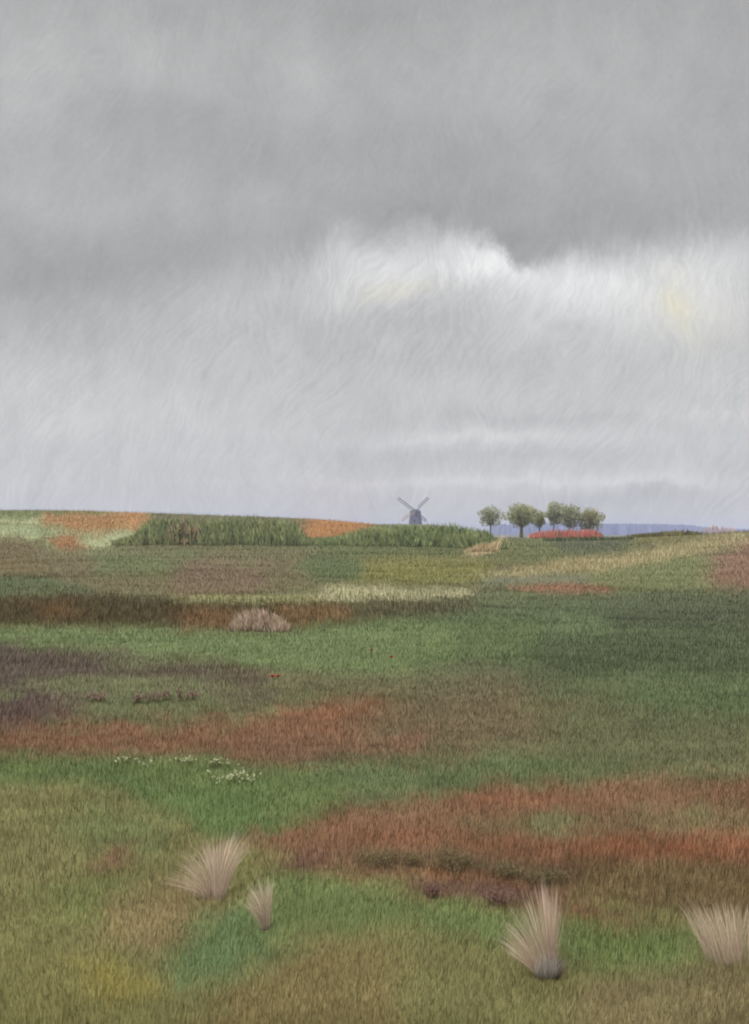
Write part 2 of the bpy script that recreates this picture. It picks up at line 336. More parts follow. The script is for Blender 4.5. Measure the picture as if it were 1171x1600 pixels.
PATCH = [
 ('g_far', (103, 101, 66), 10, [(Lf, 780), (Rt, 780), (Rt, 935), (Lf, 935)]),
 ('g_mid', (97, 101, 67), 10, [(Lf, 925), (Rt, 925), (Rt, 1265), (Lf, 1265)]),
 ('g_low', (113, 110, 68), 24, [(Lf, 1215), (150, 1225), (300, 1262), (520, 1285), (700, 1250), (1000, 1232), (Rt, 1240), (Rt, 3500), (Lf, 3500)]),
 # far slopes
 ('lgreen', (124, 131, 88), 6, [(Lf, 780), (235, 795), (215, 830), (180, 864), (70, 868), (60, 845), (Lf, 850)]),
 ('lgreen', (150, 158, 118), 6, [(60, 828), (215, 830), (190, 842), (110, 838)]),
 ('lgreen', (146, 155, 112), 6, [(Lf, 820), (60, 822), (70, 834), (Lf, 832)]),
 ('lgreen', (104, 110, 64), 5, [(Lf, 786), (60, 790), (220, 794), (150, 804), (60, 806), (Lf, 802)]),
 ('lgreen', (164, 166, 122), 4, [(Lf, 812), (50, 811), (120, 813), (40, 817), (Lf, 817)]),
 ('lgreen', (160, 164, 122), 4, [(120, 846), (190, 838), (235, 830), (215, 842), (150, 856), (120, 856)]),
 ('lgreen', (158, 164, 120), 4, [(Lf, 838), (40, 835), (80, 838), (30, 843), (Lf, 844)]),
 ('orange1', (152, 112, 68), 9, [(60, 806), (120, 799), (225, 797), (234, 825), (190, 822), (150, 836), (110, 822), (75, 822)]),
 ('orange1', (168, 124, 78), 9, [(185, 800), (228, 799), (232, 826), (195, 826)]),
 ('orange1', (142, 100, 60), 9, [(75, 844), (100, 835), (128, 838), (130, 853), (90, 859)]),
 ('g_far', (106, 94, 62), 10, [(Lf, 838), (40, 838), (70, 862), (110, 875), (110, 910), (40, 905), (Lf, 900)]),
 ('g_far', (106, 97, 67), 14, [(60, 862), (480, 866), (480, 925), (280, 935), (90, 925)]),
 ('g_far', (98, 104, 66), 12, [(140, 866), (300, 864), (260, 900), (150, 895)]),
 ('g_far', (110, 93, 70), 14, [(265, 890), (330, 876), (410, 888), (400, 928), (280, 930)]),
 ('g_far', (84, 92, 58), 8, [(Lf, 898), (60, 900), (150, 918), (120, 938), (60, 930), (Lf, 945)]),
 ('orange2', (158, 110, 64), 9, [(462, 800), (500, 806), (620, 806), (560, 828), (500, 846), (470, 838)]),
 ('g_far', (92, 98, 58), 8, [(480, 845), (620, 850), (720, 852), (760, 866), (640, 880), (520, 876)]),
 ('g_far', (114, 110, 58), 10, [(540, 872), (640, 870), (790, 874), (760, 905), (640, 912), (540, 905)]),
 ('g_far', (86, 96, 58), 10, [(490, 868), (570, 872), (560, 905), (500, 912), (470, 900)]),
 ('g_far', (98, 102, 60), 8, [(770, 842), (900, 838), (1000, 842), (980, 870), (840, 880), (760, 872)]),
 ('g_far', (84, 88, 60), 6, [(855, 838), (990, 840), (960, 862), (880, 862)]),
 ('g_far', (110, 104, 58), 5, [(985, 836), (1060, 830), (1092, 834), (1060, 846), (1000, 850)]),
 ('g_far', (108, 112, 70), 10, [(900, 885), (1050, 865), (1171, 850), (1150, 915), (980, 922), (900, 910)]),
 ('straw', (152, 140, 98), 7, [(742, 898), (830, 884), (930, 869), (1010, 858), (1080, 842), (1150, 832), (Rt, 826), (Rt, 840), (1120, 856), (1010, 878), (930, 892), (830, 903)]),
 ('straw', (178, 158, 120), 6, [(728, 862), (748, 846), (780, 838), (776, 856), (745, 868)]),
 ('g_far', (106, 108, 84), 6, [(750, 903), (840, 901), (920, 899), (915, 911), (830, 912), (755, 914)]),
 ('rose', (148, 102, 78), 5, [(798, 916), (860, 912), (930, 914), (975, 919), (935, 928), (870, 931), (822, 926)]),
 ('rose2', (126, 97, 76), 14, [(1110, 862), (1171, 846), (Rt, 840), (Rt, 925), (1150, 925), (1120, 912), (1105, 890)]),
 # bank
 ('pale', (140, 138, 92), 5, [(258, 938), (268, 930), (340, 931), (420, 934), (490, 928), (500, 938), (380, 946)]),
 ('pale', (162, 156, 118), 5, [(490, 932), (520, 917), (580, 913), (640, 922), (735, 918), (735, 931), (640, 941), (540, 941)]),
 ('bank', (78, 68, 42), 5, [(Lf, 938), (60, 930), (120, 925), (270, 941), (380, 946), (470, 941), (600, 940), (690, 938), (735, 936), (650, 962), (560, 970), (440, 988), (300, 984), (150, 980), (Lf, 982)]),
 ('bank', (102, 78, 50), 9, [(40, 945), (110, 938), (130, 958), (70, 968)]),
 ('bank', (112, 84, 56), 9, [(265, 962), (300, 950), (370, 958), (380, 980), (290, 982)]),
 ('bank', (114, 88, 58), 9, [(430, 952), (470, 944), (540, 948), (560, 964), (470, 978), (430, 978)]),
 # middle field
 ('g_mid', (80, 90, 58), 18, [(600, 958), (735, 938), (900, 930), (1171, 925), (Rt, 925), (Rt, 1075), (1000, 1060), (850, 1085), (720, 1060), (640, 1030)]),
 ('g_mid', (92, 106, 66), 18, [(560, 965), (680, 960), (860, 975), (830, 1020), (700, 1040), (600, 1035)]),
 ('g_mid', (92, 108, 72), 16, [(870, 960), (920, 958), (930, 985), (870, 990)]),
 ('g_mid', (74, 80, 56), 18, [(930, 945), (1100, 935), (Rt, 930), (Rt, 1000), (1100, 985), (960, 975)]),
 ('g_mid', (76, 85, 55), 18, [(840, 1010), (1000, 990), (Rt, 1000), (Rt, 1055), (1000, 1050), (860, 1060)]),
 ('g_mid', (84, 98, 62), 18, [(960, 1070), (1171, 1060), (Rt, 1060), (Rt, 1140), (1100, 1130), (980, 1110)]),
 ('g_mid', (98, 93, 66), 18, [(640, 1060), (760, 1040), (840, 1060), (840, 1110), (980, 1120), (960, 1150), (820, 1160), (700, 1175), (600, 1120)]),
 ('g_mid', (96, 98, 66), 18, [(700, 1115), (900, 1105), (1171, 1120), (Rt, 1120), (Rt, 1200), (1000, 1205), (820, 1190)]),
 ('g_mid', (92, 104, 66), 16, [(430, 1190), (640, 1160), (820, 1180), (1000, 1200), (860, 1225), (700, 1240), (560, 1255), (460, 1230)]),
 ('g_mid', (104, 106, 70), 12, [(330, 1030), (500, 1030), (640, 1040), (640, 1085), (500, 1095), (330, 1115)]),
 ('g_mid', (97, 92, 66), 10, [(340, 1080), (420, 1060), (440, 1095), (360, 1115)]),
 ('g_mid', (102, 98, 68), 12, [(420, 1040), (580, 1035), (640, 1070), (560, 1090), (440, 1080)]),
 ('green3', (100, 115, 71), 9, [(Lf, 984), (150, 980), (300, 986), (440, 988), (560, 970), (640, 968), (720, 985), (700, 1025), (600, 1050), (420, 1045), (320, 1028), (230, 1022), (120, 1012), (Lf, 1014)]),
 ('bank', (80, 76, 50), 6, [(540, 945), (640, 940), (735, 933), (748, 948), (660, 962), (550, 970)]),
 ('heath', (93, 80, 69), 11, [(Lf, 1018), (60, 1017), (130, 1022), (180, 1018), (200, 1040), (250, 1050), (310, 1045), (330, 1068), (240, 1072), (150, 1078), (60, 1082), (Lf, 1085)]),
 ('heath', (92, 75, 67), 11, [(Lf, 1080), (80, 1086), (150, 1104), (120, 1116), (70, 1130), (40, 1142), (Lf, 1142)]),
 ('heath', (97, 85, 68), 12, [(205, 1046), (290, 1040), (420, 1052), (430, 1064), (310, 1068), (230, 1070)]),
 ('g_mid', (104, 108, 72), 10, [(40, 1066), (130, 1060), (330, 1066), (320, 1078), (180, 1084), (80, 1080)]),
 ('g_mid', (102, 104, 72), 8, [(150, 1034), (240, 1030), (260, 1042), (170, 1048)]),
 ('rust2', (115, 82, 60), 17, [(Lf, 1138), (150, 1130), (350, 1130), (440, 1112), (530, 1100), (590, 1098), (640, 1112), (640, 1138), (590, 1160), (520, 1178), (420, 1190), (300, 1182), (150, 1178), (Lf, 1186)]),
 ('rust2', (124, 84, 60), 14, [(420, 1122), (530, 1098), (620, 1098), (600, 1116), (500, 1128)]),
('g_mid', (106, 92, 66), 24, [(560, 1130), (620, 1085), (760, 1080), (860, 1110), (840, 1160), (700, 1190), (600, 1185)]),
 ('rust2', (112, 84, 64), 12, [(350, 1160), (560, 1150), (680, 1135), (640, 1170), (450, 1192)]),
 ('green2', (95, 110, 63), 13, [(Lf, 1186), (150, 1182), (300, 1186), (420, 1200), (560, 1230), (500, 1285), (430, 1315), (330, 1300), (230, 1262), (140, 1235), (Lf, 1225)]),
 ('green2', (84, 105, 60), 12, [(50, 1208), (190, 1210), (230, 1222), (120, 1230), (50, 1222)]),
 ('green2', (91, 112, 63), 14, [(230, 1235), (420, 1230), (420, 1300), (330, 1296)]),
 # near ground
 ('g_low', (115, 111, 70), 22, [(Lf, 1220), (120, 1235), (230, 1270), (300, 1310), (250, 1380), (150, 1400), (Lf, 1420)]),
 ('g_low', (102, 108, 66), 18, [(60, 1290), (150, 1250), (270, 1290), (270, 1335), (180, 1340), (120, 1330)]),
 ('g_low', (116, 88, 66), 12, [(135, 1368), (165, 1335), (210, 1318), (205, 1348), (160, 1380)]),
 ('g_low', (104, 110, 64), 18, [(60, 1400), (140, 1370), (200, 1360), (150, 1440), (80, 1440)]),
 ('g_low', (122, 108, 73), 22, [(160, 1420), (260, 1380), (320, 1390), (330, 1440), (250, 1500), (160, 1480)]),
 ('g_low', (114, 110, 66), 20, [(Lf, 1500), (200, 1490), (240, 1560), (200, 1640), (Lf, 1640)]),
 ('g_low', (128, 119, 64), 16, [(125, 1505), (170, 1498), (225, 1530), (235, 1550), (170, 1565), (130, 1545)]),
 ('g_low', (116, 104, 66), 20, [(420, 1500), (560, 1470), (700, 1500), (700, 1640), (300, 1640), (330, 1560)]),
 ('g_low', (112, 108, 67), 20, [(620, 1480), (800, 1490), (1000, 1540), (980, 1640), (620, 1640)]),
 ('g_low', (116, 105, 71), 20, [(900, 1545), (1060, 1510), (Rt, 1530), (Rt, 1640), (880, 1640)]),
 ('green4', (91, 110, 69), 22, [(262, 1515), (320, 1430), (400, 1415), (440, 1440), (440, 1490), (360, 1530), (280, 1545)]),
 ('green1', (100, 112, 66), 18, [(385, 1390), (430, 1352), (520, 1372), (640, 1398), (740, 1415), (860, 1440), (980, 1462), (1080, 1470), (1100, 1500), (1040, 1525), (940, 1525), (820, 1500), (640, 1450), (540, 1465), (440, 1470)]),
 ('green1', (101, 115, 64), 14, [(900, 1450), (1000, 1475), (1060, 1490), (1010, 1510), (920, 1495)]),
 ('rust1', (118, 87, 64), 17, [(378, 1312), (470, 1290), (560, 1256), (700, 1240), (860, 1226), (1000, 1216), (1171, 1214), (Rt, 1214), (Rt, 1372), (1050, 1374), (960, 1380), (880, 1400), (985, 1450), (900, 1440), (740, 1406), (640, 1388), (520, 1366), (430, 1346)]),
 ('rust1', (112, 94, 66), 14, [(700, 1290), (800, 1272), (900, 1290), (1000, 1265), (Rt, 1262), (Rt, 1305), (1000, 1316), (860, 1312), (730, 1310)]),
 ('rust1', (132, 85, 59), 13, [(870, 1322), (1000, 1308), (Rt, 1305), (Rt, 1345), (1000, 1345), (900, 1345)]),
 ('rust1', (130, 88, 63), 13, [(700, 1262), (760, 1242), (860, 1234), (900, 1248), (800, 1264)]),
 ('rust1', (126, 86, 62), 14, [(430, 1310), (600, 1292), (880, 1318), (860, 1345), (640, 1325)]),
 ('rust1', (110, 92, 62), 14, [(900, 1352), (Rt, 1352), (Rt, 1440), (1100, 1440), (1000, 1430), (900, 1400)]),
 ('rust1', (98, 80, 58), 14, [(545, 1336), (620, 1328), (700, 1332), (790, 1348), (890, 1364), (905, 1386), (790, 1388), (680, 1366), (570, 1356)]),
 ('rust1', (130, 92, 66), 8, [(640, 1366), (680, 1360), (780, 1378), (820, 1390), (720, 1388), (660, 1380)]),
 ('rust1', (98, 72, 62), 12, [(650, 1390), (700, 1384), (790, 1396), (860, 1412), (780, 1414), (690, 1404)]),
 ('rust1', (100, 99, 66), 12, [(830, 1285), (870, 1276), (905, 1286), (880, 1305), (835, 1302)]),
 ('rust1', (101, 106, 64), 10, [(1070, 1272), (1095, 1262), (1108, 1272), (1090, 1288)]),
 ('rust1', (100, 72, 58), 8, [(440, 1340), (500, 1334), (500, 1362), (450, 1356)]),
]
GX0, GX1, GSX, GY0, GY1, GSY = -250., 1420., 3., 780., 1700., 1.5
gx = np.arange(GX0, GX1, GSX); gy = np.arange(GY0, GY1, GSY)
mxx, myy = np.meshgrid(gx, gy)
wxx = mxx + fbm(mxx / 60, myy / 22, 21) * 26
wyy = myy + fbm(mxx / 48, myy / 30, 22) * (3 + np.clip((myy - 840) / 60, 0, 6))
CMAP = np.zeros(mxx.shape + (3,)); GMAP = np.zeros(mxx.shape, int); GK = list(KINDS)
for grp, col, sft, poly in PATCH:
    P = np.array(poly, float); Q = np.roll(P, -1, 0)
    lo, hi = P.min(0) - 40, P.max(0) + 40
    sel = (wxx >= lo[0]) & (wxx <= hi[0]) & (wyy >= lo[1]) & (wyy <= hi[1])
    X_, Y_ = wxx[sel], wyy[sel]
    dmin = np.full(X_.shape, 1e9); ins = np.zeros(X_.shape, bool)
    for a, b in zip(P, Q):
        e = b - a; t = np.clip(((X_ - a[0]) * e[0] + (Y_ - a[1]) * e[1]) / max(e @ e, 1e-9), 0, 1)
        # sideways distances count for less: patches are longer than they are deep
        dmin = np.minimum(dmin, np.hypot((X_ - a[0] - t * e[0]) * .55, Y_ - a[1] - t * e[1]))
        cr = ((a[1] > Y_) != (b[1] > Y_))
        with np.errstate(divide='ignore', invalid='ignore'):
            ins ^= cr & (X_ < (b[0] - a[0]) * (Y_ - a[1]) / (b[1] - a[1] if b[1] != a[1] else 1e-9) + a[0])
    sd = np.where(ins, dmin, -dmin)
    sd = sd + fbm(X_ / 26, Y_ / 9, 77 + len(poly)) * sft * (2.4 if grp == 'heath' else 1.5 if grp in ('rust1', 'rust2') else .9)
    al = np.clip(sd / (2 * sft * (1.0 if poly[0][1] < 930 else 1.35)) + .5, 0, 1); al = al * al * (3 - 2 * al)
    m_ = sum(col) / 3; c = albedo([v + (m_ - v) * q for v, q in zip(col, (.12, .12, .04))], .84 if poly[0][1] < 936 and grp not in ('bank', 'g_mid') else .86 if grp in ('g_mid', 'green3', 'green2') else .92 if grp == 'heath' else 1.)
    CMAP[sel] = CMAP[sel] * (1 - al[:, None]) + c * al[:, None]
    gsel = GMAP[sel]; gsel[al > .5] = GK.index(grp); GMAP[sel] = gsel
def veg(x, y, jx=0., jy=0.):
    u, r = map_row(x, y)
    i = np.clip(((r + jy - GY0) / GSY), 0, len(gy) - 1).astype(int); j = np.clip(((u + jx - GX0) / GSX), 0, len(gx) - 1).astype(int)
    return CMAP[i, j], GMAP[i, j]

# ------------------------------------------------------------------ ground sheet
th = np.concatenate([np.arange(-180, -27, 3.), np.arange(-27, 27, .11), np.arange(27, 180, 3.)]) * math.pi / 180
rr_ = np.concatenate([[0.6], np.exp(np.linspace(math.log(1.2), math.log(260), 420)), np.exp(np.linspace(math.log(270), math.log(4500), 90))])
TH, RR = np.meshgrid(th, rr_, indexing='ij')
gxw, gyw = np.sin(TH) * RR, np.cos(TH) * RR
gzw = ground_z(gxw, gyw)
na, nr = TH.shape
V = np.stack([gxw, gyw, gzw], -1).reshape(-1, 3)
cgr, _ = veg(gxw.ravel(), gyw.ravel(), rng.normal(0, 4, V.shape[0]), rng.normal(0, 2, V.shape[0]))
cgr = cgr * np.exp(rng.normal(0, .05, V.shape[0]))[:, None]
V = np.vstack([V, [[0, 0, float(ground_z(0., .1))]]]); cgr = np.vstack([cgr, cgr[:1]])
ia, ir = np.meshgrid(np.arange(na), np.arange(nr - 1), indexing='ij'); ia2 = (ia + 1) % na
quads = np.stack([ia * nr + ir, ia2 * nr + ir, ia2 * nr + ir + 1, ia * nr + ir + 1], -1).reshape(-1, 4)[:, ::-1]
k0 = np.arange(na); tris = np.stack([np.full(na, len(V) - 1), ((k0 + 1) % na) * nr, k0 * nr], -1)[:, ::-1]
loops = np.concatenate([quads.ravel(), tris.ravel()]); tots = np.concatenate([np.full(len(quads), 4), np.full(len(tris), 3)])
gm = raw_mesh('ground', V, loops, np.concatenate([[0], np.cumsum(tots)[:-1]]), tots, cgr * .97, smooth=True)
mat_ground = plant_mat('turf', up=.3, trans=0, nscale=1.3, namp=.22)
tag(link('ground', gm, mat_ground), 'rolling open ground with soft colour bands under the grass', 'ground', kind='structure')

# ------------------------------------------------------------------ grass, one object per kind of patch
mat_grass = plant_mat('grass', up=.98, trans=.6, nscale=.8, namp=.16)
def sow(n, x0, x1, r0, r1):
    """n tufts spread over a range of sight lines and slopes"""
    uu = rng.uniform(x0, x1, n)
    q = np.linspace(r0, r1, 500); c = np.cumsum(np.interp(q, [795, 1000, 1230, 1640, 2100], [850, 780, 560, 430, 40])); rw = np.interp(rng.random(n), (c - c[0]) / (c[-1] - c[0]), q)
    i = np.clip(((uu - UX[0]) / (UX[1] - UX[0])).astype(int), 0, NU - 1)
    d = np.empty(n); D = np.exp(LD); ok = (D < 215)
    order = np.argsort(i, kind='stable'); bounds = np.searchsorted(i[order], np.arange(NU + 1))
    for c in range(NU):
        s = order[bounds[c]:bounds[c + 1]]
        if len(s): d[s] = np.interp(-rw[s], -np.minimum.accumulate(ROWT[c][ok]), D[ok])
    good = rw > np.array([ROWT[c][ok].min() for c in range(NU)])[i]
    return uu[good], d[good]
parts = [sow(700000, -15, 1186, 795, 2100), sow(34000, -250, -15, 800, 1900), sow(34000, 1186, 1420, 810, 1900)]
uu = np.concatenate([p[0] for p in parts]); dd = np.concatenate([p[1] for p in parts])
bx, by = (uu - CX) / F * dd, dd
n = len(bx)
bz = ground_z(bx, by)
_, row = map_row(bx, by)
jw = np.clip((row - 820) / 40, .35, 3.2)
colr, grp = veg(bx, by, rng.normal(0, 5, n) * jw, rng.normal(0, 2.6, n) * jw)
px_m = dd / 1098.                                    # width of one picture element at that distance, sets how coarse far tufts may be
hgt = (.044 + .022 * fbm(bx / 1.7, by / 1.7, 31)) * np.exp(rng.normal(0, .38, n)) + px_m * 2.3
hgt *= np.where(np.isin(grp, [GK.index(k) for k in ('bank', 'heath', 'straw', 'pale')]), 1.5, np.where(np.isin(grp, [GK.index('rust1'), GK.index('rust2')]), 1.12, 1.))
wid = np.maximum(.0007, px_m * .11) * rng.uniform(.7, 1.4, n)
az = rng.uniform(0, 2 * math.pi, n)
stem_ = (rng.random(n) < .005) & (row > 1150); hgt = np.where(stem_, hgt * 2.1, hgt); wid = np.where(stem_, wid * 1.3, wid)
side = np.stack([np.cos(az), np.sin(az), np.zeros(n)], -1)
wind = fbm(bx / 6, by / 9, 41) * .35 + .1
lean = np.stack([wind * .6 + rng.normal(0, .2, n), rng.normal(0, .22, n), np.zeros(n)], -1)
P = np.empty((n, 3, 3)); base = np.stack([bx, by, bz - .01], -1)
P[:, 0] = base
P[:, 1] = base + (lean * .32 + [0, 0, .55]) * hgt[:, None]
P[:, 2] = base + (lean * 1.0 + [0, 0, .95]) * hgt[:, None]
val = np.exp(rng.normal(0, .04, n) + fbm(bx / (dd * .02), by / (dd * .25), 51) * .08)
hue = rng.normal(0, .035, n) + fbm(bx / (dd * .035), by / (dd * .3), 61) * .11
tint = colr * val[:, None] * np.stack([1 + hue, 1 - hue * .35, 1 - hue * .3], -1)
# a few dead straw and russet stems in the near grass
st = rng.random(n); near_ = row > 1180
k = (st < .012) & near_; tint[k] = tint[k] * .4 + albedo((168, 150, 104)) * .6
k = (st > .985) & near_; tint[k] = tint[k] * .5 + albedo((112, 66, 40)) * .5
tint[stem_] = tint[stem_] * .6 + albedo((104, 78, 50)) * .4
Wd = np.stack([wid, wid * .75, wid * 0], -1)
for gi, key in enumerate(GK):
    s = grp == gi
    if not s.any(): continue
    nm, lab, cat = KINDS[key]
    tag(link(nm, ribbons(nm, P[s], Wd[s], side[s], tint[s]), mat_grass), lab, cat, kind='stuff')

# ------------------------------------------------------------------ things
mat_leaf = plant_mat('stems_leaves', up=.55, trans=.25, nscale=.6, namp=.3)
mat_dry = plant_mat('dry_stalks', up=.6, trans=.35, nscale=6., namp=.12)
mat_plume = plant_mat('plume_hair', up=.7, trans=.4, nscale=6., namp=.1)
t_ = mat_plume.node_tree; o_ = [q for q in t_.nodes if q.type == 'OUTPUT_MATERIAL'][0]; m_ = o_.inputs[0].links[0].from_node
tp_ = t_.nodes.new('ShaderNodeBsdfTransparent'); mm_ = t_.nodes.new('ShaderNodeMixShader'); mm_.inputs[0].default_value = .6   # hair-fine, half open awns
t_.links.new(m_.outputs[0], mm_.inputs[1]); t_.links.new(tp_.outputs[0], mm_.inputs[2]); t_.links.new(mm_.outputs[0], o_.inputs[0])
mat_wood = solid_mat('bark', albedo((96, 88, 66)), 4., .3)

def thicket(name, label, cat, outline, dist, depth, cols, n, stroke=(.5, .13), mat=None, lean=0., group=None):
    """a leafy mass: outline = [(column, top row, foot row)], standing at dist and depth metres thick; made of many upright leaf sprays"""
    O = np.array(outline, float)
    xm = (O[0, 0] + O[-1, 0]) / 2
    x0, y0 = (xm - CX) / F * dist, dist
    z0 = float(ground_z(x0, y0))
    root = (x0, y0, z0)
    u = rng.uniform(O[0, 0], O[-1, 0], n); q = rng.uniform(-1, 1, n)
    y = dist + q * depth / 2 + fbm(u / 22., u * 0, 8) * max(depth - 3, 0) * .4; x = (u - CX) / F * dist
    gz = ground_z(x, y)
    top = ZC + (YH - np.interp(u, O[:, 0], O[:, 1])) * dist / F
    hh = np.maximum(top - gz, .15) * np.sqrt(np.clip(1 - q * q, .03, 1))
    hh *= 1 + .16 * fbm(x / 1.6, y / 1.6, 5) + (.16 * fbm(x / 5., y / 5., 15) if depth > 3 else 0) - .05
    s = np.sqrt(rng.random(n)) * .55 + .45 * rng.random(n)
    zb = gz + hh * s * .92
    L = stroke[0] * rng.uniform(.6, 1.5, n); wd = stroke[1] * rng.uniform(.5, 1.2, n)
    az = rng.uniform(0, 2 * math.pi, n)
    side = np.stack([np.cos(az), np.sin(az) * .5, np.zeros(n)], -1)
    ln = np.stack([lean + rng.normal(0, .3, n), rng.normal(0, .4, n) - .1, np.ones(n)], -1)
    b = np.stack([x - x0, y - y0, zb - z0 - L * .5], -1)
    Pq = np.stack([b, b + ln * (L * .5)[:, None], b + ln * L[:, None]], 1)
    cm = np.array([albedo(c) for c in cols]); w = fbm(x / 2.2, (zb * 1.3 + y * .4) / 1.6, 77)[:, None] + rng.normal(0, .35, n)[:, None]
    f = np.clip(w * .9 + .5, 0, .999) * (len(cm) - 1); i = f.astype(int)[:, 0]
    T = cm[i] * (1 - (f - i[:, None])) + cm[np.minimum(i + 1, len(cm) - 1)] * (f - i[:, None])
    T = T * np.exp(rng.normal(0, .14, n))[:, None]
    me = ribbons(name, Pq, np.stack([wd * .6, wd, wd * 0], -1), side, T)
    o = link(name, me, mat or mat_leaf); o.location = root
    return tag(o, label, cat, group)

thicket('thicket', 'long dark green thicket on the skyline left of the orange bracken', 'thicket',
        [(186, 860, 860), (202, 848, 860), (218, 828, 860), (232, 804, 860), (262, 802, 860), (318, 806, 860), (345, 801, 860), (400, 803, 860), (440, 806, 860), (462, 812, 860), (476, 838, 860), (490, 856, 860)],
        140, 9, [(104, 114, 76), (114, 123, 80), (122, 128, 86), (132, 135, 92)], 10000, (.9, .075))
thicket('thicket', 'rounded dark green thicket on the skyline below the windmill', 'thicket',
        [(498, 858, 860), (520, 846, 860), (548, 832, 860), (580, 822, 860), (615, 816, 860), (660, 814, 860), (710, 817, 860), (745, 822, 860), (764, 830, 860), (776, 842, 860), (790, 852, 860)],
        142, 9, [(100, 112, 74), (110, 122, 79), (120, 129, 84), (132, 137, 92)], 10000, (1., .075), lean=-.12)
thicket('shrub', 'reddish grey shrub rising out of the long left thicket', 'shrub',
        [(262, 806, 820), (280, 801, 820), (300, 803, 820), (314, 810, 822)], 137, 2.2, [(128, 120, 86), (144, 124, 98), (116, 120, 80)], 300, (.8, .12))
thicket('shrub', 'sparse pinkish bare shrub on the horizon at the far right', 'shrub',
        [(1100, 826, 830), (1112, 817, 830), (1126, 819, 830), (1142, 822, 830), (1152, 828, 832)], 206, 2.5, [(170, 140, 128), (190, 160, 148)], 150, (.9, .05), lean=-.3)
thicket('shrub', 'low olive bush band on the right crest in front of the blue woods', 'shrub',
        [(985, 842, 846), (1005, 836, 846), (1040, 831, 846), (1075, 830, 845), (1094, 836, 845)], 195, 3.5, [(92, 88, 50), (108, 102, 58), (122, 114, 66)], 900, (.9, .16))
thicket('shrub', 'dark green low bush band in front of the red flowers', 'shrub',
        [(850, 848, 862), (870, 842, 862), (910, 840, 862), (950, 841, 862), (985, 846, 862)], 180, 5, [(74, 80, 50), (88, 92, 58), (104, 102, 64)], 900, (.7, .15))
# pale tuft on the bank
x, y, z = site(408, 986)
thicket('shrub', 'pale pinkish grey bush on the front of the dark brown bank', 'shrub',
        [(366, 980, 984), (374, 958, 984), (392, 945, 984), (412, 943, 986), (432, 952, 988), (446, 970, 988), (452, 984, 988)], y, 1.2,
        [(138, 112, 94), (164, 140, 120), (188, 168, 146), (150, 138, 116)], 1500, (.28, .016), mat=mat_dry, lean=-.25)
for c0, c1, r0, r1 in ((735, 778, 838, 866),):
    x, y, z = site(756, 862)
    thicket('dry_grass_tuft', 'pale straw tuft at the right foot of the rounded thicket', 'grass tuft',
            [(728, 862, 866), (745, 850, 866), (766, 842, 866), (780, 838, 860)], y, 2.0, [(160, 140, 104), (186, 164, 128), (200, 184, 150), (140, 130, 84)], 420, (.7, .06), mat=mat_dry, lean=.3)

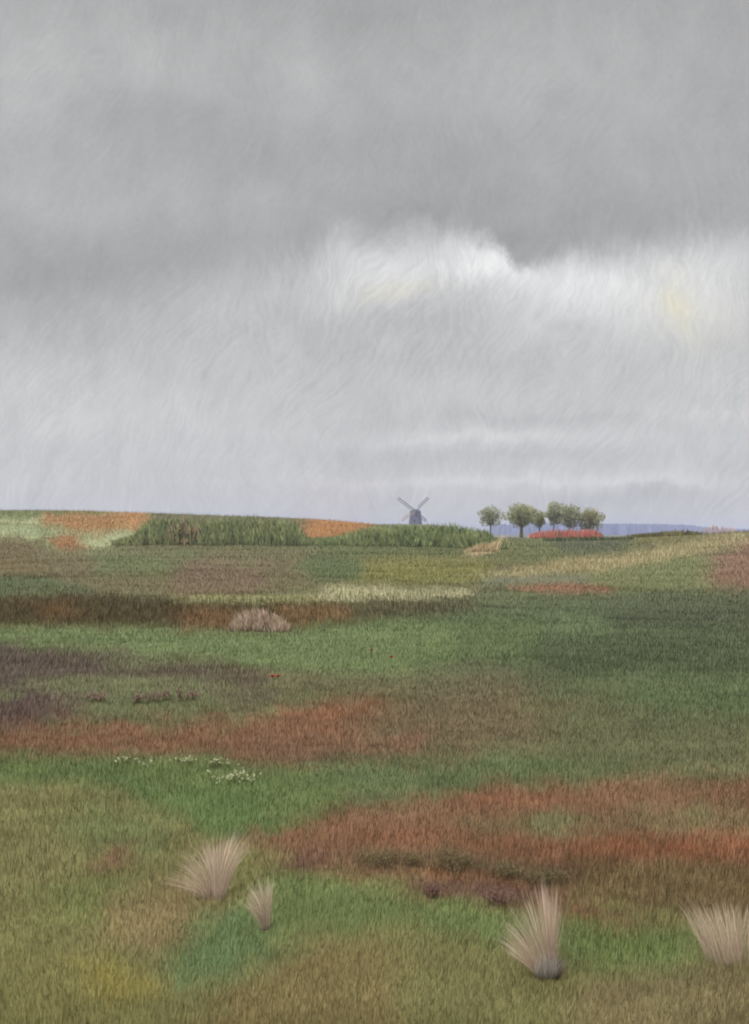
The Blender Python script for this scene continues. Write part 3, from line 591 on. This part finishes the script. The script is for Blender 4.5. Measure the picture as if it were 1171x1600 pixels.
# trees on the crest
def tree(col, foot_row, dist, trunk_w, crown, label, cols, n, seed, fork):
    """crown = (left, top, right, bottom) in slopes; a tapered trunk, limbs fanning out and many leaf sprays"""
    r = random.Random(seed); g = np.random.default_rng(seed)
    k = dist / F; x0 = (col - CX) * k
    gz = float(ground_z(x0, dist)); z0 = min(gz, ZC + (YH - foot_row) * k)
    z0 = gz
    root = empty('broadleaf_tree', (x0, dist, z0), label, 'tree', 'small round trees on the horizon')
    l, t, rt, bt = crown
    cxm, czm = ((l + rt) / 2 - col) * k, ZC + (YH - (t + bt) / 2) * k - z0
    ax, az_ = (rt - l) / 2 * k, (bt - t) / 2 * k; ay_ = ax * .85
    zf = ZC + (YH - fork) * k - z0
    bm = bmesh.new()
    def limb(p0, p1, r0, r1, seg=7):
        a = np.array(p1) - np.array(p0); L = np.linalg.norm(a); a = a / L
        s = np.cross(a, [0.3, 1, .2]); s /= np.linalg.norm(s); q = np.cross(a, s); rings = []
        for t_ in (0, .5, 1):
            c = np.array(p0) + a * L * t_ + s * math.sin(t_ * 3.14) * .06 * L * r.uniform(-1, 1); rad = r0 + (r1 - r0) * t_
            rings.append([bm.verts.new(c + rad * (s * math.cos(w) + q * math.sin(w))) for w in np.linspace(0, 2 * math.pi, seg, endpoint=False)])
        for A, B in zip(rings, rings[1:]):
            for i in range(seg): bm.faces.new((A[i], A[(i + 1) % seg], B[(i + 1) % seg], B[i]))
        bm.faces.new(rings[-1]); bm.faces.new(rings[0][::-1])
    limb((0, 0, -.15), (cxm * .3, 0, zf), trunk_w * 1.15, trunk_w * .8)
    for i in range(7):
        w = 2 * math.pi * i / 7 + r.uniform(-.3, .3)
        limb((cxm * .3, 0, zf - .05), (cxm + ax * .72 * math.cos(w), ay_ * .7 * math.sin(w), czm + az_ * r.uniform(.0, .7)), trunk_w * .45, trunk_w * .12, 5)
    me = bpy.data.meshes.new('trunk'); bm.to_mesh(me); bm.free()
    link('trunk', me, mat_wood, root)
    # sprays fan up and out from the fork; lobes leave notches in the outline
    ph = g.uniform(0, 2 * math.pi, n); ct = g.uniform(-1, 1, n); stt = np.sqrt(1 - ct * ct)
    lob = 1 + .20 * np.sin(ph * 3 + seed) * stt + .16 * np.sin(np.arctan2(ct, np.cos(ph)) * 7 + seed * 2.1) + .07 * g.normal(0, 1, n)
    rad = np.clip(g.random(n) ** .42 * lob * 1.08, 0, 1.25)
    p = np.stack([cxm + ax * rad * stt * np.cos(ph), ay_ * rad * stt * np.sin(ph), czm + az_ * rad * ct], -1)
    f0 = np.array([cxm * .4, 0, czm - az_ * 1.1]); dr = p - f0; dr /= np.linalg.norm(dr, axis=1)[:, None]
    dr += g.normal(0, .22, (n, 3)); L = g.uniform(.45, 1.0, n) * (.34 + .05 * ax); wd = g.uniform(.06, .13, n)
    sd = np.cross(dr, g.normal(0, 1, (n, 3))); sd /= np.linalg.norm(sd, axis=1)[:, None]
    Pq = np.stack([p - dr * L[:, None] * .5, p, p + dr * L[:, None] * .5], 1)
    cm = np.array([albedo(c) for c in cols]); clump = fbm(p[:, 0] / .9 + seed, p[:, 2] / .9, seed) + .5 * fbm(p[:, 1] / .8, p[:, 0] / .8, seed + 3) + g.normal(0, .25, n)
    f = np.clip(clump * .5 + .5, 0, .999)[:, None]
    T = (cm[0] * (1 - f) + cm[1] * f) * np.exp(g.normal(0, .1, n))[:, None]
    me = ribbons('crown', Pq, np.stack([wd * .5, wd, wd * 0], -1), sd, T)
    link('crown', me, mat_leaf, root)
OL = [(98, 102, 66), (146, 144, 104)]
tree(767, 836, 222, .16, (749, 791, 784, 821), 'small fan-shaped tree standing alone next to the thicket, leftmost of the trees', [(134, 138, 110), (160, 162, 134)], 1500, 3, 822)
tree(815, 842, 222, .38, (793, 789, 838, 823), 'largest tree with a thick pale trunk, left of the red flowers', [(130, 134, 94), (158, 158, 118)], 3000, 11, 826)
tree(844, 841, 226, .14, (832, 798, 853, 824), 'narrow little tree squeezed against the thick-trunked tree', [(130, 134, 96), (158, 158, 120)], 1300, 5, 824)
tree(865, 841, 224, .12, (852, 786, 887, 820), 'tall grey-green tree on a thin trunk rising from the red flowers', [(132, 136, 108), (162, 162, 134)], 2300, 8, 820)
tree(889, 841, 222, .15, (875, 791, 910, 825), 'dark-edged tree touching the tall thin-trunked one on its right', [(122, 126, 96), (154, 154, 124)], 2100, 13, 824)
tree(920, 841, 223, .20, (903, 795, 941, 827), 'brownish olive tree with a short trunk, rightmost of the trees', [(132, 130, 96), (160, 156, 120)], 2300, 21, 828)

# red flowers behind the crest
n = 1500
u = rng.uniform(828, 942, n); d = rng.uniform(212, 219, n)
x = (u - CX) / F * d; z = ground_z(x, d)
hh = rng.uniform(.5, 2.0, n) * np.interp(u, [828, 845, 870, 930, 942], [.45, .8, 1, 1, .5])
az = rng.uniform(0, 6.28, n)
ln = np.stack([rng.normal(.0, .2, n) - .12, rng.normal(0, .2, n), np.ones(n)], -1)
b = np.stack([x, d, z - .05], -1)
Pq = np.stack([b + ln * (hh * .0)[:, None], b + ln * (hh * .7)[:, None], b + ln * hh[:, None]], 1)
cA, cB, cC = albedo((176, 90, 80)), albedo((168, 108, 92)), albedo((120, 104, 72))
f = rng.random(n)[:, None]
T = np.where(rng.random(n)[:, None] < .8, cA * f + cB * (1 - f), cC)
wd = rng.uniform(.05, .11, n)
tag(link('red_flowers', ribbons('red_flowers', Pq, np.stack([wd * .8, wd, wd * 0], -1), np.stack([np.cos(az), np.sin(az) * .4, 0 * az], -1), T), mat_leaf),
    'strip of tall red flowers under the row of trees', 'flowers', kind='stuff')

# distant blue woods: close-set crowns, haze blue mixed into their leaf colour on top of the air
n = 3600
u = rng.uniform(768, 1500, n); d = rng.uniform(1700, 2250, n)
x = (u - CX) / F * d; z = ground_z(x, d)
hh = (18.5 + 2.5 * fbm(u / 30, d / 60, 71) - np.clip((u - 960) / 150, 0, 1) * 3.0 - np.clip((u - 1070) / 60, 0, 1) * 8.0) * rng.uniform(.78, 1.05, n)
az = rng.uniform(0, 6.28, n)
b = np.stack([x, d, z - .5], -1)
ln = np.stack([rng.normal(0, .08, n), rng.normal(0, .08, n), np.ones(n)], -1)
Pq = np.stack([b, b + ln * (hh * .45)[:, None], b + ln * (hh * .8)[:, None], b + ln * hh[:, None]], 1)
wd = rng.uniform(1.8, 4.2, n)
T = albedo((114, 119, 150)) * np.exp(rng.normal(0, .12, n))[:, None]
tag(link('distant_woods', ribbons('distant_woods', Pq, np.stack([wd * .7, wd, wd * .75, wd * 0], -1), np.stack([np.cos(az), np.sin(az) * .5, 0 * az], -1), T), mat_leaf),
    'far-off woods with haze blue put into their leaf colour on the right horizon', 'woods', kind='stuff')

# windmill
MD = 800.; mk = MD / F
mx0 = (649.5 - CX) * mk; mz = float(ground_z(mx0, MD))
mill = empty('windmill', (mx0, MD, mz), 'small violet grey windmill with four crossed sails on the skyline hill', 'windmill')
mat_tower = solid_mat('mill_boarding', albedo((96, 92, 112)), .4, .12)  # violet haze tone put into the tower and cap colours
mat_cap = solid_mat('mill_cap', albedo((94, 90, 108)), .5, .15)
mat_sail = solid_mat('sail_wood', albedo((72, 68, 80)), .5, .15)
mat_ochre = solid_mat('sail_cloth', albedo((150, 132, 100)), .5, .15)
mat_dark = solid_mat('dark_opening', (.03, .03, .035), 1., .1)
def lathe(bm, prof, seg=12, cx_=0., cy_=0., ph=0.):
    rings = [[bm.verts.new((cx_ + r_ * math.cos(ph + 2 * math.pi * i / seg), cy_ + r_ * math.sin(ph + 2 * math.pi * i / seg), z_)) for i in range(seg)] for r_, z_ in prof]
    for A, B in zip(rings, rings[1:]):
        for i in range(seg): bm.faces.new((A[i], A[(i + 1) % seg], B[(i + 1) % seg], B[i]))
    bm.faces.new(rings[-1]); bm.faces.new(rings[0][::-1])
def bar(bm, p, q, w, t, nrm=(0, 1, 0)):
    p, q = np.array(p, float), np.array(q, float); a = (q - p) / np.linalg.norm(q - p)
    nrm = np.array(nrm, float); s = np.cross(a, nrm); s /= np.linalg.norm(s); nn = np.cross(s, a)
    vs = [bm.verts.new(c + s * w * i + nn * t * j) for c in (p, q) for i, j in ((-.5, -.5), (.5, -.5), (.5, .5), (-.5, .5))]
    for f in ((0, 1, 2, 3), (7, 6, 5, 4), (0, 4, 5, 1), (1, 5, 6, 2), (2, 6, 7, 3), (3, 7, 4, 0)): bm.faces.new([vs[i] for i in f])
def done(bm, name, mat, parent):
    bmesh.ops.recalc_face_normals(bm, faces=bm.faces); me = bpy.data.meshes.new(name); bm.to_mesh(me); bm.free()
    return link(name, me, mat, parent)
TOPZ = ZC + (YH - 800) * mk - mz
bm = bmesh.new(); lathe(bm, [(5.0, -1.5), (4.85, 1.5), (4.5, TOPZ * .55), (3.9, TOPZ)], 12, ph=.26); tw = done(bm, 'tower', mat_tower, mill)
bm = bmesh.new(); lathe(bm, [(4.1, TOPZ), (4.15, TOPZ + .3), (3.6, TOPZ + 1.0), (2.3, TOPZ + 1.8), (.7, TOPZ + 2.2)], 12); done(bm, 'cap', mat_cap, mill)
hub = np.array([.4, -5.2, TOPZ + .6])
bm = bmesh.new(); bar(bm, (hub[0], -2.0, hub[2]), (hub[0], -5.6, hub[2]), .9, .9, (0, 0, 1)); done(bm, 'windshaft', mat_sail, mill)
for ang, L, m, lab in ((143, 35, mat_sail, None), (45, 28, mat_sail, None), (216, 27, mat_ochre, 'ochre sail at lower left'), (318, 22, mat_sail, None)):
    a = R(ang); L = L * mk; dv = np.array([math.cos(a), 0, math.sin(a)]); sv = np.array([-math.sin(a), 0, math.cos(a)])
    bm = bmesh.new(); bar(bm, hub, hub + dv * L, .55, .4)
    e = sv * (1.0 if ang < 180 else -1.0) * 1.5
    bar(bm, hub + dv * L * .22 + e, hub + dv * L * .98 + e, .42, .2)
    for t_ in np.linspace(.22, .98, 9): bar(bm, hub + dv * L * t_ + np.array([0, .02, 0]), hub + dv * L * t_ + e + np.array([0, .02, 0]), .2, .14)
    o = done(bm, 'sail', m, mill)
    if lab: o['label'] = lab
bm = bmesh.new(); bar(bm, (-.9, -4.84, 1.5), (-.9, -4.66, 3.5), 1.2, .12); done(bm, 'door', mat_dark, mill)
bm = bmesh.new(); bar(bm, (.6, -4.42, TOPZ * .6), (.6, -4.34, TOPZ * .6 + 1.2), .9, .14); done(bm, 'window', mat_dark, mill)

# plume grasses
def plume(root_px, label, tips, n, colA, colB, spread, seed, w=1.0, group='pale plume grasses in the foreground', base=None, curl=.38):
    """tips = outline of the fan as (column, row, weight) from left to right; strands start low at the root and arch outwards"""
    g = np.random.default_rng(seed); x0, y0, z0 = site(*root_px); k = y0 / F
    root = empty('plume_grass', (x0, y0, z0), label, 'grass tuft', group)
    Tp = np.array(tips, float); tx = (Tp[:, 0] - root_px[0]) * k * 1.1; tz = (root_px[1] - Tp[:, 1]) * k * 1.0
    def strands(name, n, lo, hi, wd, cA, cB, jit):
        s = g.random(n); cum = np.cumsum(Tp[:, 2]); cum = (cum - cum[0]) / (cum[-1] - cum[0])
        f = np.clip(np.interp(s, cum, np.arange(len(Tp))) + g.normal(0, .3, n), 0, len(Tp) - 1)
        len_ = g.uniform(lo, hi, n)
        X1 = np.interp(f, np.arange(len(Tp)), tx); Z1 = np.interp(f, np.arange(len(Tp)), tz)
        r0 = np.stack([(f / (len(Tp) - 1) - .5) * spread * k + g.normal(0, .006, n), g.normal(0, .5, n) * (spread * k * .5 + .02), np.full(n, -.02)], -1)
        end = np.stack([X1 * len_, g.normal(0, .35, n) * np.hypot(X1, Z1) * .7, Z1 * len_], -1) + g.normal(0, jit, (n, 3))
        end[:, 2] = np.maximum(end[:, 2], .03)
        mid = r0 + (end - r0) * np.stack([np.full(n, .5 - curl), np.full(n, .5 - curl), np.full(n, .62)], -1)
        t = np.linspace(0, 1, 7)[None, :, None]
        Pq = r0[:, None] * (1 - t) ** 2 + 2 * mid[:, None] * t * (1 - t) + end[:, None] * t * t
        a = g.normal(0, .5, n); sd = np.stack([np.cos(a), np.sin(a), np.zeros(n)], -1)
        prof = np.array([.6, .8, 1, 1.15, 1.2, .9, 0]); Wq = wd * g.uniform(.6, 1.3, n)[:, None] * prof[None]
        q = g.random(n)[:, None, None]; along = t
        c0 = albedo(cA) * (1 - q) + albedo(cB) * q
        Tq = c0 * (.8 + .3 * along) * np.exp(g.normal(0, .1, n))[:, None, None]
        return link(name, ribbons(name, Pq, Wq, sd, Tq), mat_plume, root)
    strands('stalks', n, .5, 1.08, .0011 * w, colA, colB, .010)
    strands('plumes', int(n * .6), .8, 1.12, .0015 * w, colB, (236, 216, 198), .018)
    if base:
        nb = base
        # an egg-shaped clump of short stiff grey blades, brown on its right flank
        u = g.uniform(-1, 1, nb); v = g.uniform(-1, 1, nb); W_ = 26 * k; hh = 44 * k * np.sqrt(1 - .55 * u * u) * g.uniform(.6, 1.15, nb)
        r0 = np.stack([u * W_ * .4, v * W_ * .35 - .03, np.full(nb, -.02)], -1)
        m1 = np.stack([u * W_ * .85, v * W_ * .7 - .05, hh * .55], -1); e = np.stack([u * W_ * 1.08 + 4 * k + g.normal(0, 2.5, nb) * k, v * W_ * .8 - .04, hh], -1)
        Pq = np.stack([r0, (r0 + m1) * .5 + np.stack([u * .008, 0 * u, 0 * u], -1), m1, e], 1)
        a = g.normal(0, .5, nb); q = g.random(nb)[:, None]
        T = albedo((186, 176, 164)) * q + albedo((122, 120, 116)) * (1 - q)
        br = (u > .62)[:, None] & (g.random((nb, 1)) < .7); T = np.where(br, albedo((96, 74, 58)), T)
        link('base', ribbons('base', Pq, np.stack([np.full(nb, .0016), np.full(nb, .002), np.full(nb, .0016), np.zeros(nb)], -1), np.stack([np.cos(a), np.sin(a), 0 * a], -1), T), mat_dry, root)
    return root
PA, PB = (162, 142, 120), (196, 172, 152)
plume((336, 1404), 'broad pale fan of plume grass below the dark end of the rust band, widest of the tufts',
      [(256, 1381, 1), (262, 1374, 2.2), (276, 1352, 1.2), (284, 1340, 2.4), (305, 1322, 1), (325, 1318, 1.6), (348, 1312, 2), (368, 1310, 2.4), (384, 1310, 2), (394, 1318, 1)], 520, PA, PB, 34, 101)
plume((416, 1458), 'smallest pale plume grass, beside the broad fan on its right',
      [(380, 1420, 1), (384, 1404, 2), (392, 1392, 2), (404, 1384, 1), (420, 1382, 1.4), (430, 1390, 1)], 240, (146, 132, 108), (182, 162, 138), 10, 102)
plume((855, 1532), 'tall pale plume grass with a grey clump at its foot',
      [(784, 1486, 2.4), (788, 1474, 2.4), (792, 1455, 1.8), (800, 1440, 1.6), (814, 1418, 1.4), (830, 1408, 1.2), (850, 1394, 2), (862, 1396, 2), (872, 1404, 2), (878, 1430, 1)], 400, PA, (194, 168, 148), 22, 103, base=230, curl=.08)
plume((1136, 1512), 'leaning brush-like plume grass at the right edge of the green tongue',
      [(1070, 1440, 2), (1082, 1424, 2), (1098, 1418, 1.6), (1116, 1426, 1.4), (1132, 1420, 1.8), (1150, 1424, 1.6), (1168, 1426, 1.6), (1182, 1436, 1.6)], 300, PA, PB, 56, 104, curl=.12)

# small flowers and clumps
mat_petal = plant_mat('petals', up=.5, trans=.3, nscale=20., namp=.1)
def clump(name, cat, label, group, pxx, rw, wpx, hpx, n, cols, stem=(96, 112, 66), lw=.006, heads=True):
    x0, y0, z0 = site(pxx, rw); k = y0 / F; w, h = wpx * k, hpx * k
    g = np.random.default_rng(int(pxx * 7 + rw))
    root = empty(name, (x0, y0, z0), label, cat, group)
    b = np.stack([g.normal(0, .26, n) * w, g.normal(0, .26, n) * w, np.full(n, -.01)], -1)
    e = b * 1.1 + np.stack([g.normal(0, .02, n), g.normal(0, .02, n), h * g.uniform(.5, 1.05, n)], -1)
    a = g.uniform(0, 6.28, n); sd = np.stack([np.cos(a), np.sin(a), 0 * a], -1)
    Pq = np.stack([b, (b + e) / 2, e], 1)
    link('stems_leaves', ribbons('stems_leaves', Pq, np.stack([np.full(n, lw * .5)] * 2 + [np.zeros(n)], -1), sd, np.tile(albedo(stem), (n, 1)) * np.exp(g.normal(0, .15, n))[:, None]), mat_grass, root)  # these ribbons are the thin stems of the clump
    m = 4; ph = np.tile(np.arange(m) * 2 * math.pi / m, n) + np.repeat(a, m); c = np.repeat(e, m, 0); c[:, 2] *= (g.uniform(.35, 1, n * m) if not heads else g.uniform(.75, 1, n * m))
    dv = np.stack([np.cos(ph), np.sin(ph), np.full(n * m, 1.1 if heads else 2.2)], -1); L = np.repeat(lw * 2.6 * g.uniform(.7, 1.3, n), m)
    sd = np.stack([-np.sin(ph), np.cos(ph), 0 * ph], -1)
    Pq = np.stack([c, c + dv * (L * .6)[:, None], c + dv * L[:, None]], 1)
    cm = np.array([albedo(q) for q in cols]); T = cm[g.integers(0, len(cm), n * m)] * np.exp(g.normal(0, .1, n * m))[:, None]
    link('blossom' if heads else 'sprays', ribbons('blossom', Pq, np.stack([L * .25, L * .45, L * 0], -1), sd, T), mat_petal, root)
WH = [(170, 170, 132), (138, 144, 104), (190, 186, 156)]
gw = 'white flower clumps in the green grass at left'
clump('flower_clump', 'flowers', 'faint white flower clump at the left end of the white flower row', gw, 196, 1195, 32, 12, 14, WH, lw=.007)
clump('flower_clump', 'flowers', 'small low white flower clump second from the left in the row', gw, 232, 1200, 30, 10, 12, WH, lw=.007)
clump('flower_clump', 'flowers', 'white flower clump in the row right above the dark green streak end', gw, 286, 1195, 34, 12, 18, WH, lw=.007)
clump('flower_clump', 'flowers', 'white flower clump at the right end of the row, above the biggest clump', gw, 342, 1199, 34, 13, 22, WH, lw=.007)
clump('flower_clump', 'flowers', 'biggest cream white flower clump, lying below the row', gw, 364, 1228, 60, 20, 48, WH, lw=.007)
mat_poppy = solid_mat('poppy_petal', albedo((166, 44, 30), .9), 30., .25)
mat_stem = solid_mat('poppy_stem', albedo((92, 104, 62)), 20., .2)
def poppy(label, pxx, rw, r_, h):
    x0, y0, z0 = site(pxx, rw)
    root = empty('poppy', (x0, y0, z0), label, 'poppy', 'red poppies in the pale green strip')
    bm = bmesh.new(); lathe(bm, [(.004, -.03), (.003, h * .5), (.003, h)], 6); done(bm, 'stem', mat_stem, root)
    bm = bmesh.new(); ctr = bm.verts.new((0, 0, h)); seg = 20; prev = [ctr] * seg
    for t in (.35, .7, 1.):
        ring = [bm.verts.new((r_ * t * (1 + .1 * math.sin(4 * w)) * math.cos(w), r_ * t * (1 + .1 * math.sin(4 * w)) * math.sin(w),
                              h + r_ * (.75 * t ** 1.6 + .10 * t * math.sin(4 * w + 1)))) for w in [2 * math.pi * i / seg for i in range(seg)]]
        for i in range(seg):
            if prev[0] is ctr: bm.faces.new((ctr, ring[i], ring[(i + 1) % seg]))
            else: bm.faces.new((prev[i], ring[i], ring[(i + 1) % seg], prev[(i + 1) % seg]))
        prev = ring
    done(bm, 'petals', mat_poppy, root)
poppy('red poppy, left one of the pair standing close together', 426, 1072, .055, .17)
poppy('red poppy, right one of the pair standing close together', 435, 1071, .050, .17)
poppy('tiny single red poppy, highest up the field of all the poppies', 581, 1028, .042, .2)
poppy('single red poppy just below and right of the highest poppy', 612, 1040, .052, .2)
HP = [(132, 108, 100), (138, 118, 102), (118, 96, 90)]
gh = 'purple heather clumps in the green at left'
for i, (c_, r_, w_, h_, lab) in enumerate(((150, 1098, 34, 14, 'wide low purple heather clump at the edge of the heather patch'),
        (216, 1102, 16, 18, 'round dark heather clump standing apart on the green'), (240, 1100, 18, 16, 'purple heather clump right beside the round dark one'),
        (262, 1098, 14, 18, 'slim purple heather clump in the middle of the row'), (282, 1099, 9, 22, 'narrow upright heather clump, tallest in the row'), (302, 1097, 14, 15, 'dark heather clump at the right end of the row'))):
    clump('heather_clump', 'heather', lab, gh, c_, r_, w_, h_, int(w_ * 2.0), HP, stem=(124, 116, 84), lw=.007, heads=False)

SD = [(104, 98, 70), (122, 106, 74), (94, 88, 68)]
gs = 'dark sedge tufts in the front rust band'
for c_, r_, w_, h_, lab in ((592, 1354, 62, 24, 'dark sedge tuft at the left end of the dark tufts in the rust band'), (648, 1356, 30, 20, 'small dark sedge tuft between the two wide ones at left'),
        (712, 1366, 70, 34, 'tallest and widest dark sedge tuft in the rust band'), (790, 1378, 48, 26, 'dark sedge tuft right after the tallest one'),
        (852, 1388, 66, 24, 'dark olive sedge tuft at the right end, above the tall plume grass')):
    clump('sedge_tuft', 'grass tuft', lab, gs, c_, r_, w_, h_, int(w_ * 3), SD, stem=(116, 104, 72), lw=.0028, heads=False)
PD = [(118, 90, 82), (130, 102, 90), (106, 80, 76)]
for c_, r_, w_, h_, lab in ((676, 1406, 30, 26, 'purple brown tuft on the lower rim of the rust band, left of two'), (776, 1420, 46, 26, 'purple brown tuft on the lower rim of the rust band, right of two')):
    clump('sedge_tuft', 'grass tuft', lab, 'purple brown tufts on the rim of the rust band', c_, r_, w_, h_, int(w_ * 3), PD, stem=(120, 92, 80), lw=.0028, heads=False)

# ------------------------------------------------------------------ air
hz = bpy.data.materials.new('haze'); hz.use_nodes = True; t = hz.node_tree; t.nodes.clear()
pv = t.nodes.new('ShaderNodeVolumePrincipled'); pv.inputs['Color'].default_value = (.62, .69, 1.0, 1); pv.inputs['Density'].default_value = .0003
ho = t.nodes.new('ShaderNodeOutputMaterial'); t.links.new(pv.outputs[0], ho.inputs['Volume'])
zlo = float(V[:, 2].min()) - 1.0
bm = bmesh.new(); bmesh.ops.create_cube(bm, size=1)
for v in bm.verts: v.co = (v.co.x * 9200, v.co.y * 9200, zlo if v.co.z < 0 else 36.0)
me = bpy.data.meshes.new('haze'); bm.to_mesh(me); bm.free()
tag(link('haze', me, hz), 'thin blue air over the whole land', 'haze', kind='stuff')
